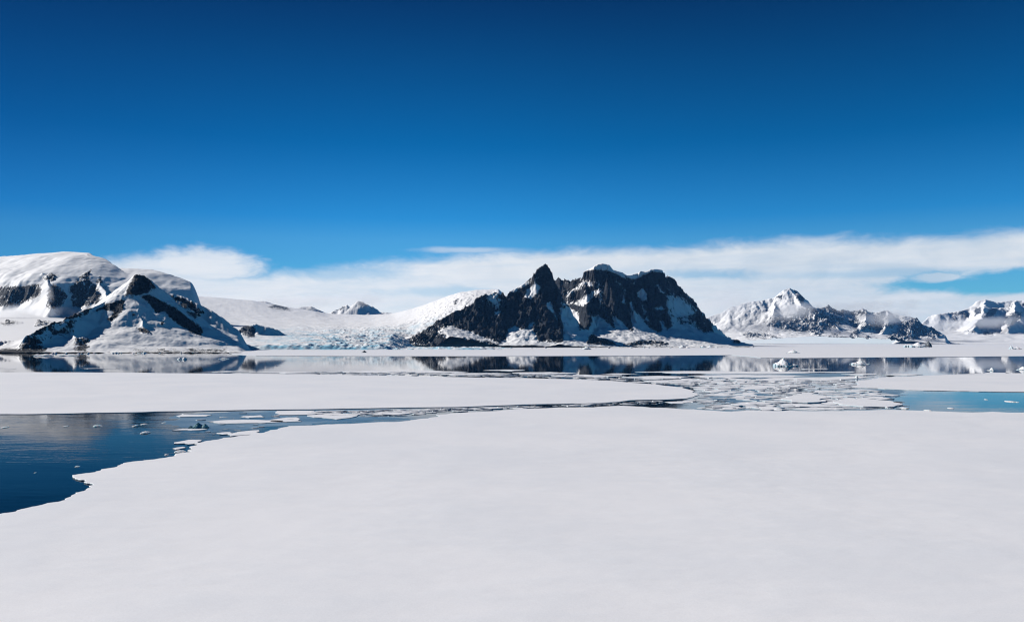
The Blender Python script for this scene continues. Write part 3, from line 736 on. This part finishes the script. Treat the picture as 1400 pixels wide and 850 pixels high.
def lump(name, px, py, wpx, hpx, mat, seed, peaks, dpx=.5, rough=.10, n=30):
    """a weathered block of glacier ice: heights over a footprint, wrapped down into the water"""
    x, y = G(px, py)
    s = y / F
    W, Hh, D = wpx * s, hpx * s, wpx * s * dpx
    u = np.linspace(-1, 1, n); U, Vv = np.meshgrid(u, u)
    ang = np.arctan2(Vv, U)
    rad = np.sqrt(U ** 2 + Vv ** 2)
    rim = .82 + .16 * gnoise(np.cos(ang) * 1.7 + seed, np.sin(ang) * 1.7, seed)
    h = np.zeros_like(U)
    for (cx, cy, hh, w) in peaks:
        h = np.maximum(h, hh * np.clip(1 - np.sqrt((U - cx) ** 2 + ((Vv - cy) * .8) ** 2) / w, 0, 1) ** .8)
    h = h + .12 + rough * fbm(U * 3 + seed, Vv * 3, 4, seed)
    h = np.where(rad < rim, np.maximum(h, .06), -.5) 
    V = np.stack([U * W / 2, Vv * D / 2, h * Hh], -1).reshape(-1, 3)
    idx = np.arange(n * n).reshape(n, n)
    Q = np.stack([idx[:-1, :-1], idx[:-1, 1:], idx[1:, 1:], idx[1:, :-1]], -1).reshape(-1, 4)
    return mesh_obj(name, V.tolist(), Q.tolist(), mat, None, (x, y, 0))

def berg(px, py, w, h, label, seed, peaks, mat=None, cat='iceberg', name='iceberg', dpx=1.1, rim=None):
    o = lump(name, px, py, w, h, mat or M_BERG, seed, peaks, dpx)
    return tag(o, label, cat)

berg(1073, 500.5, 38, 10, 'small peaked iceberg, the tallest one standing in the mirror water', 2, [(-.1, 0, 1, .5), (-.4, .1, .5, .5), (.45, 0, .28, .5)])
berg(1176, 498, 31, 6, 'low flat iceberg right of the tallest peaked iceberg', 3, [(0, 0, .8, .5), (-.5, 0, .4, .4)])
berg(1084, 482.6, 22, 4.4, 'small white iceberg frozen into the far ice band', 4, [(.0, 0, .9, .6)])
berg(1253, 475, 36, 7, 'long snowy iceberg frozen in the fast ice below the dark headland', 5, [(-.5, 0, .5, .6), (.1, 0, .9, .5)])
berg(1269, 474.6, 12, 8, 'dark dirty ice block at the end of the long snowy iceberg', 6, [(0, 0, 1, .8)], mat=M_DARK)
berg(1387, 477.4, 18, 5, 'small jagged iceberg in the fast ice at the far right', 7, [(-.5, 0, 1, .3), (.4, 0, .6, .4)])
berg(1355, 506.5, 12, 4, 'small white ice lump at the edge of the pointed right floe', 8, [(.2, 0, 1, .5)])
berg(1397, 505.6, 16, 4.6, 'low white ice lump at the right end of the mirror water', 9, [(.2, 0, 1, .6)])
berg(1171, 517.2, 9, 4, 'small ice lump at the tip of the pointed right floe', 10, [(0, 0, 1, .5)])
berg(249, 491.3, 16, 3.6, 'small white ice raft with dark ends below the pyramid peak', 12, [(-.4, 0, .7, .4), (.4, 0, .9, .4)])
berg(306, 490.6, 17, 2.6, 'thin dark edged ice raft right of the small white raft', 13, [(0, 0, .6, .6)])
berg(60, 486.6, 30, 4, 'flat white ice shelf piece along the near left shore', 14, [(.2, 0, .7, .6), (-.6, 0, .6, .4)])
berg(95, 486.3, 28, 2.8, 'thin white ice ledge right of the flat shelf piece on the left shore', 16, [(-.2, 0, .5, .8)])
berg(802, 477.8, 17, 4, 'rounded white ice lump at the foot of the black mountain', 17, [(0, 0, 1, .7)])
berg(933, 475.6, 14, 3.4, 'small white ice lump at the right foot of the black mountain', 18, [(0, 0, 1, .7)])
berg(966, 475.4, 20, 3.6, 'jagged row shaped ice lump near the right tip of the black mountain', 19, [(-.5, 0, 1, .4), (.5, 0, .8, .4)])
berg(660, 477.4, 16, 3, 'pale blue ice lump at the left foot of the black mountain', 20, [(0, 0, 1, .7)])
berg(498, 482, 10, 3, 'dirty ice lump on the fast ice below the glacier', 21, [(0, 0, 1, .6)], mat=M_DARK)
berg(1226, 550, 26, 2.2, 'dark grey flat ice strip at the mouth of the teal pool', 22, [(0, 0, .6, .8)], mat=M_DARK, dpx=.35)
berg(1217, 514, 14, 1.8, 'dark flat ice strip at the back edge of the pointed right floe', 23, [(0, 0, .6, .8)], mat=M_DARK, dpx=.5)
berg(271, 584.8, 30, 6.6, 'dark teal glassy ice lump among white floes in the near lead', 24, [(.0, 0, 1, .5), (.6, 0, .8, .35), (-.7, 0, .35, .3)], mat=M_GREEN, cat='ice lump', name='ice_lump')
bits = [(134, 582.6, 11, 3.6), (185, 582.4, 9, 3), (199, 591.8, 13, 4), (197, 580, 9, 2), (106, 637.6, 6, 2), (6, 584, 11, 1.6), (228, 621.6, 6, 2.4), (90, 582.5, 8, 1.6), (247, 617.4, 15, 3.6), (1383, 549, 16, 1.6),
        (1300, 558, 8, 1.6), (1236, 558.4, 12, 3), (1268, 561, 10, 1.8), (48, 646, 3, 1), (224, 578, 6, 1.4), (1214, 557.5, 8, 2.2), (1348, 546, 5, 1)]
for i, (px, py, w, h) in enumerate(bits):
    o = lump('ice_chunk', px, py, w, h * .6, M_BERG, 40 + i, [(rnd.uniform(-.4, .4), 0, 1, .9)], 2.0, n=16)
    tag(o, 'tiny white ice chunk adrift on open blue water', 'ice chunk', G_BIT)
# ice rubble on the shores
for i in range(46):
    if i < 26: px = rnd.uniform(60, 316); py = 484.0 - (px - 60) / 256 * 2.6 + rnd.uniform(-.3, .5)
    else: px = rnd.uniform(640, 1010); py = 476.4 - (px - 640) / 370 * 1.0 + rnd.uniform(-.2, .4)
    o = lump('ice_chunk', px, py, rnd.uniform(3, 10), rnd.uniform(.8, 2.0), M_BERG, 90 + i, [(rnd.uniform(-.4, .4), 0, 1, .6)], .9, n=10)
    tag(o, 'white block of stranded ice rubble along a rocky shore', 'ice chunk', 'ice rubble stranded along the shores')
#SECTION SKY
SUN_AZ, SUN_EL = R(-71), R(30)                        # azimuth from the view axis (left is negative)
sd = Vector((math.sin(SUN_AZ) * math.cos(SUN_EL), math.cos(SUN_AZ) * math.cos(SUN_EL), math.sin(SUN_EL)))
sl = bpy.data.lights.new('sun', 'SUN'); sl.energy = 5.0; sl.angle = R(.53); sl.color = (1, .965, .92)
so = bpy.data.objects.new('sun', sl); C.objects.link(so); so.rotation_euler = (-sd).to_track_quat('-Z', 'Y').to_euler()

W = bpy.data.worlds.new('World'); SC.world = W; W.use_nodes = True
nt = NT(W.node_tree)
bg = next(n for n in nt.n if n.type == 'BACKGROUND'); STR = .1
bg.inputs['Strength'].default_value = STR
sky = nt.new('ShaderNodeTexSky', sky_type='NISHITA', sun_disc=False, sun_elevation=SUN_EL, sun_rotation=SUN_AZ, altitude=1500, air_density=1.0, dust_density=.0, ozone_density=4.0)
tc = nt.new('ShaderNodeTexCoord').outputs['Generated']
sx = nt.new('ShaderNodeSeparateXYZ'); nt.l.new(tc, sx.inputs[0])
az = nt.math('ARCTAN2', sx.outputs[0], sx.outputs[1])
hor = nt.math('SQRT', nt.math('ADD', nt.math('POWER', sx.outputs[0], 2), nt.math('POWER', sx.outputs[1], 2)))
el = nt.math('ARCTAN2', sx.outputs[2], hor)
def AE(px, py):
    a = math.atan((px - CX) / F); return a, math.atan((HY - py) / F * math.cos(a))
# clear dry polar air: the blue deepens quickly with elevation
rmp = nt.new('ShaderNodeValToRGB')
nt.put(rmp.inputs[0], nt.math('DIVIDE', el, R(30), clamp=True))
TINT = [(0.0, (.36, .85, 1.05)), (.227, (.25, .78, 1.04)), (.275, (.094, .67, 1.01)), (.435, (.002, .44, .735)), (.59, (.002, .30, .535)), (.737, (.002, .16, .335)), (1.0, (.002, .10, .22))]
cr = rmp.color_ramp
while len(cr.elements) > 1: cr.elements.remove(cr.elements[0])
cr.elements[0].position = 0; cr.elements[0].color = TINT[0][1] + (1,)
for p, c in TINT[1:]:
    e = cr.elements.new(p); e.color = c + (1,)
mul = nt.new('ShaderNodeMix', data_type='RGBA', blend_type='MULTIPLY'); mul.inputs[0].default_value = 1
nt.l.new(sky.outputs[0], mul.inputs[6]); nt.l.new(rmp.outputs[0], mul.inputs[7])
pol = nt.mix(nt.step(az, R(-42), R(2)), (.30, .45, .53, 1), (1, 1, 1, 1))
mul2 = nt.new('ShaderNodeMix', data_type='RGBA', blend_type='MULTIPLY'); mul2.inputs[0].default_value = 1
nt.l.new(mul.outputs[2], mul2.inputs[6]); nt.l.new(pol, mul2.inputs[7])
blue = mul2.outputs[2]
# low stratus bank behind the mountains
cv = nt.new('ShaderNodeCombineXYZ')
nt.put(cv.inputs[0], nt.math('MULTIPLY', az, 1.0)); nt.put(cv.inputs[1], nt.math('MULTIPLY', el, 2.3)); cv.inputs[2].default_value = 3.3
n_big = nt.noise(cv.outputs[0], 6, 5, .5, .3)
n_mid = nt.noise(cv.outputs[0], 16, 7, .58, .5)
cv2 = nt.new('ShaderNodeCombineXYZ')
nt.put(cv2.inputs[0], az); nt.put(cv2.inputs[1], nt.math('MULTIPLY', el, 9)); cv2.inputs[2].default_value = 1.3
n_str = nt.noise(cv2.outputs[0], 9, 6, .6, .4)
crv = nt.new('ShaderNodeFloatCurve')
nt.put(crv.inputs['Value'], nt.math('MULTIPLY_ADD', az, 1 / R(80), .5, clamp=True))
top = [(-700, 480), (0, 420), (150, 362), (230, 368), (330, 374), (400, 368), (450, 360), (520, 352), (600, 347), (700, 341), (800, 336), (900, 333), (1000, 328), (1100, 322), (1200, 316), (1300, 314), (1400, 314), (1520, 318), (1800, 380)]
cm = crv.mapping.curves[0]
pl = []
for px, py in top:
    a, e = AE(px, py); pl.append((min(1, max(0, a / R(80) + .5)), min(1, max(0, e / R(12)))))
pl[0] = (0, 0); pl[-1] = (1, 0)
cm.points[0].location = pl[0]; cm.points[1].location = pl[-1]
for p in pl[1:-1]: cm.points.new(*p)
crv.mapping.update()
tope = nt.math('MULTIPLY', crv.outputs[0], R(12))
edge = nt.math('SUBTRACT', nt.math('ADD', tope, nt.math('MULTIPLY', nt.math('SUBTRACT', n_big, .5), R(1.4))), el)
n_fin = nt.noise(cv.outputs[0], 48, 6, .62, .6)
edge = nt.math('ADD', edge, nt.math('MULTIPLY', nt.math('SUBTRACT', n_mid, .5), R(1.0)))
edge = nt.math('ADD', edge, nt.math('MULTIPLY', nt.math('SUBTRACT', n_fin, .5), R(.5)))
dens = nt.step(edge, R(-.3), R(.85))
def blob(px, py, rx, ry, soft=.6, nz=.7):
    a0, e0 = AE(px, py); s = 1 / F
    dx = nt.math('DIVIDE', nt.math('SUBTRACT', az, a0), rx * s); dy = nt.math('DIVIDE', nt.math('SUBTRACT', el, e0), ry * s)
    r = nt.math('SQRT', nt.math('ADD', nt.math('MULTIPLY', dx, dx), nt.math('MULTIPLY', dy, dy)))
    r = nt.math('ADD', r, nt.math('MULTIPLY', nt.math('SUBTRACT', n_mid, .5), nz * 2))
    r = nt.math('ADD', r, nt.math('MULTIPLY', nt.math('SUBTRACT', n_fin, .5), nz))
    return nt.step(r, 1 + soft / 2, 1 - soft / 2)
def union(a, b, k=1.0): return nt.math('MAXIMUM', a, nt.math('MULTIPLY', b, k))
def cut(a, b, k=1.0): return nt.math('MULTIPLY', a, nt.math('SUBTRACT', 1, nt.math('MULTIPLY', b, k)))
dens = cut(dens, blob(450, 372, 110, 10, 1.2, .8), .45)
dens = cut(dens, blob(600, 398, 75, 7, 1.2, .8), .35)
dens = cut(dens, blob(960, 375, 48, 7, 1.2, .8), .55)
dens = cut(dens, blob(1410, 384, 150, 15, .6, .5), 1.0)
dens = cut(dens, blob(1200, 374, 150, 5, 1.4, .5), .35)
dens = union(dens, blob(1292, 379, 34, 5, .9, 1.0), .75)
dens = union(dens, blob(272, 365, 70, 20, .9, .7), .97)
dens = union(dens, blob(225, 376, 80, 22, .8, .5), .9)
dens = union(dens, blob(640, 342, 60, 4, 1.2, .7), .5)
thin = nt.step(n_str, .30, .62, .86, 1.0)
dens = nt.math('MULTIPLY', dens, thin)
# colour of the sunlit cloud: creamy white low, greyer towards the right hand top
grey = nt.step(nt.math('ADD', az, nt.math('MULTIPLY', el, 2.5)), R(-10), R(38))
cc = nt.mix(grey, (.79, .82, .85, 1), (.60, .67, .74, 1))
cc2 = nt.mix(nt.step(n_mid, .35, .7), cc, nt.mix(.4, cc, (.90, .90, .90, 1)))
sc = nt.new('ShaderNodeVectorMath', operation='SCALE'); nt.l.new(cc2, sc.inputs[0]); sc.inputs['Scale'].default_value = 1 / STR
fin = nt.mix(dens, blue, sc.outputs[0])
nt.l.new(fin, bg.inputs['Color'])

# ------------------------------------------------------------------ air: low mist on the slopes and thin haze over the whole sound
def mist(px, py, Y, wpx, hpx, depth, dens, seed, label):
    x, y, z = P(px, py, Y); sc_ = Y / F
    bm = bmesh.new(); bmesh.ops.create_icosphere(bm, subdivisions=3, radius=1)
    hx, hz = wpx * sc_ / 2, hpx * sc_ / 2
    for v in bm.verts: v.co = (v.co.x * hx, v.co.y * depth / 2, v.co.z * hz)
    me = bpy.data.meshes.new('mist'); bm.to_mesh(me); bm.free()
    m = bpy.data.materials.new('mist_vapour'); m.use_nodes = True
    t = NT(m.node_tree); t.n.remove(next(n for n in t.n if n.type == 'BSDF_PRINCIPLED'))
    out = next(n for n in t.n if n.type == 'OUTPUT_MATERIAL')
    pv = t.new('ShaderNodeVolumePrincipled'); t.l.new(pv.outputs[0], out.inputs['Volume'])
    pv.inputs['Color'].default_value = (.98, .985, 1, 1); pv.inputs['Anisotropy'].default_value = .2
    tc = t.new('ShaderNodeTexCoord').outputs['Object']
    q = t.mapping(tc, (1 / hx, 2 / depth, 1 / hz))
    ln = t.new('ShaderNodeVectorMath', operation='LENGTH'); t.l.new(q, ln.inputs[0])
    n = t.noise(t.mapping(tc, (1 / (hz * 2.6), 1 / (hz * 2.6), 1 / (hz * 1.5))), 1.0, 4, .55)
    d = t.math('SUBTRACT', t.math('MULTIPLY_ADD', n, 1.5, -.1), ln.outputs['Value'])
    t.put(pv.inputs['Density'], t.math('MULTIPLY', t.step(d, 0, .6), dens))
    me.materials.append(m)
    o = bpy.data.objects.new('mist', me); C.objects.link(o); o.location = (x, y, z)
    return tag(o, label, 'mist', None, 'stuff')
mist(30, 428, 2960, 190, 44, 300, .012, 1, 'low bank of white mist lying against the cliffs of the snow domed massif')
mist(66, 398, 3080, 24, 50, 120, .012, 2, 'wisp of white mist rising between two cliffs of the snow domed massif')
mist(1085, 424, 8000, 110, 46, 700, .005, 3, 'thin cloud wisp across the shoulder of the highest peak of the far range')
mist(1215, 432, 8050, 120, 40, 600, .006, 4, 'thin cloud wisp hanging over the dark headland of the far range')
mist(990, 412, 8300, 170, 80, 900, .0025, 5, 'soft cloud between the black mountain and the far range')
mist(1175, 418, 8500, 240, 36, 500, .004, 8, 'cloud hugging the ragged crest of the far range')
mist(1275, 446, 8900, 120, 46, 600, .005, 9, 'soft cloud filling the gap between the dark headland and the far right mountain')
mist(425, 410, 7300, 420, 40, 500, .004, 7, 'white cloud lying on the upper glacier around the small distant peaks')
mist(1345, 441, 9700, 200, 34, 700, .005, 6, 'flat streak of mist along the mountain at the far right shore')
hz0, hz1 = -8.0, 760.0
hx, hy0, hy1 = 9800.0, -400.0, 12400.0
hv = [(x, y, z) for z in (hz0, hz1) for x, y in ((-hx, hy0), (hx, hy0), (hx, hy1), (-hx, hy1))]
m = bpy.data.materials.new('haze_air'); m.use_nodes = True
t = NT(m.node_tree); t.n.remove(next(n for n in t.n if n.type == 'BSDF_PRINCIPLED'))
pv = t.new('ShaderNodeVolumePrincipled'); t.l.new(pv.outputs[0], next(n for n in t.n if n.type == 'OUTPUT_MATERIAL').inputs['Volume'])
pv.inputs['Color'].default_value = (.15, .45, 1, 1); pv.inputs['Density'].default_value = 1.2e-5; pv.inputs['Anisotropy'].default_value = .1
haze = mesh_obj('haze', hv, [(0, 3, 2, 1), (4, 5, 6, 7), (0, 1, 5, 4), (1, 2, 6, 5), (2, 3, 7, 6), (3, 0, 4, 7)], m)
tag(haze, 'thin pale blue air over the whole sound', 'haze', None, 'stuff')

# ------------------------------------------------------------------ camera and output
cam = bpy.data.cameras.new('camera'); co = bpy.data.objects.new('camera', cam); C.objects.link(co)
co.location = (0, 0, HC); co.rotation_euler = (R(90), 0, 0)
cam.sensor_width = 36; cam.lens = F / 1400 * 36; cam.shift_y = (HY - 425) / 1400
cam.clip_start = .5; cam.clip_end = 60000
SC.camera = co
vs = SC.view_settings; vs.view_transform = 'Standard'; vs.look = 'None'; vs.exposure = .08; vs.gamma = 1; vs.use_curve_mapping = False
cy = SC.cycles
cy.use_denoising = True
cy.filter_width = 1.15; cy.use_adaptive_sampling = False
cy.diffuse_bounces = 0; cy.glossy_bounces = 3; cy.max_bounces = 8; cy.volume_bounces = 4
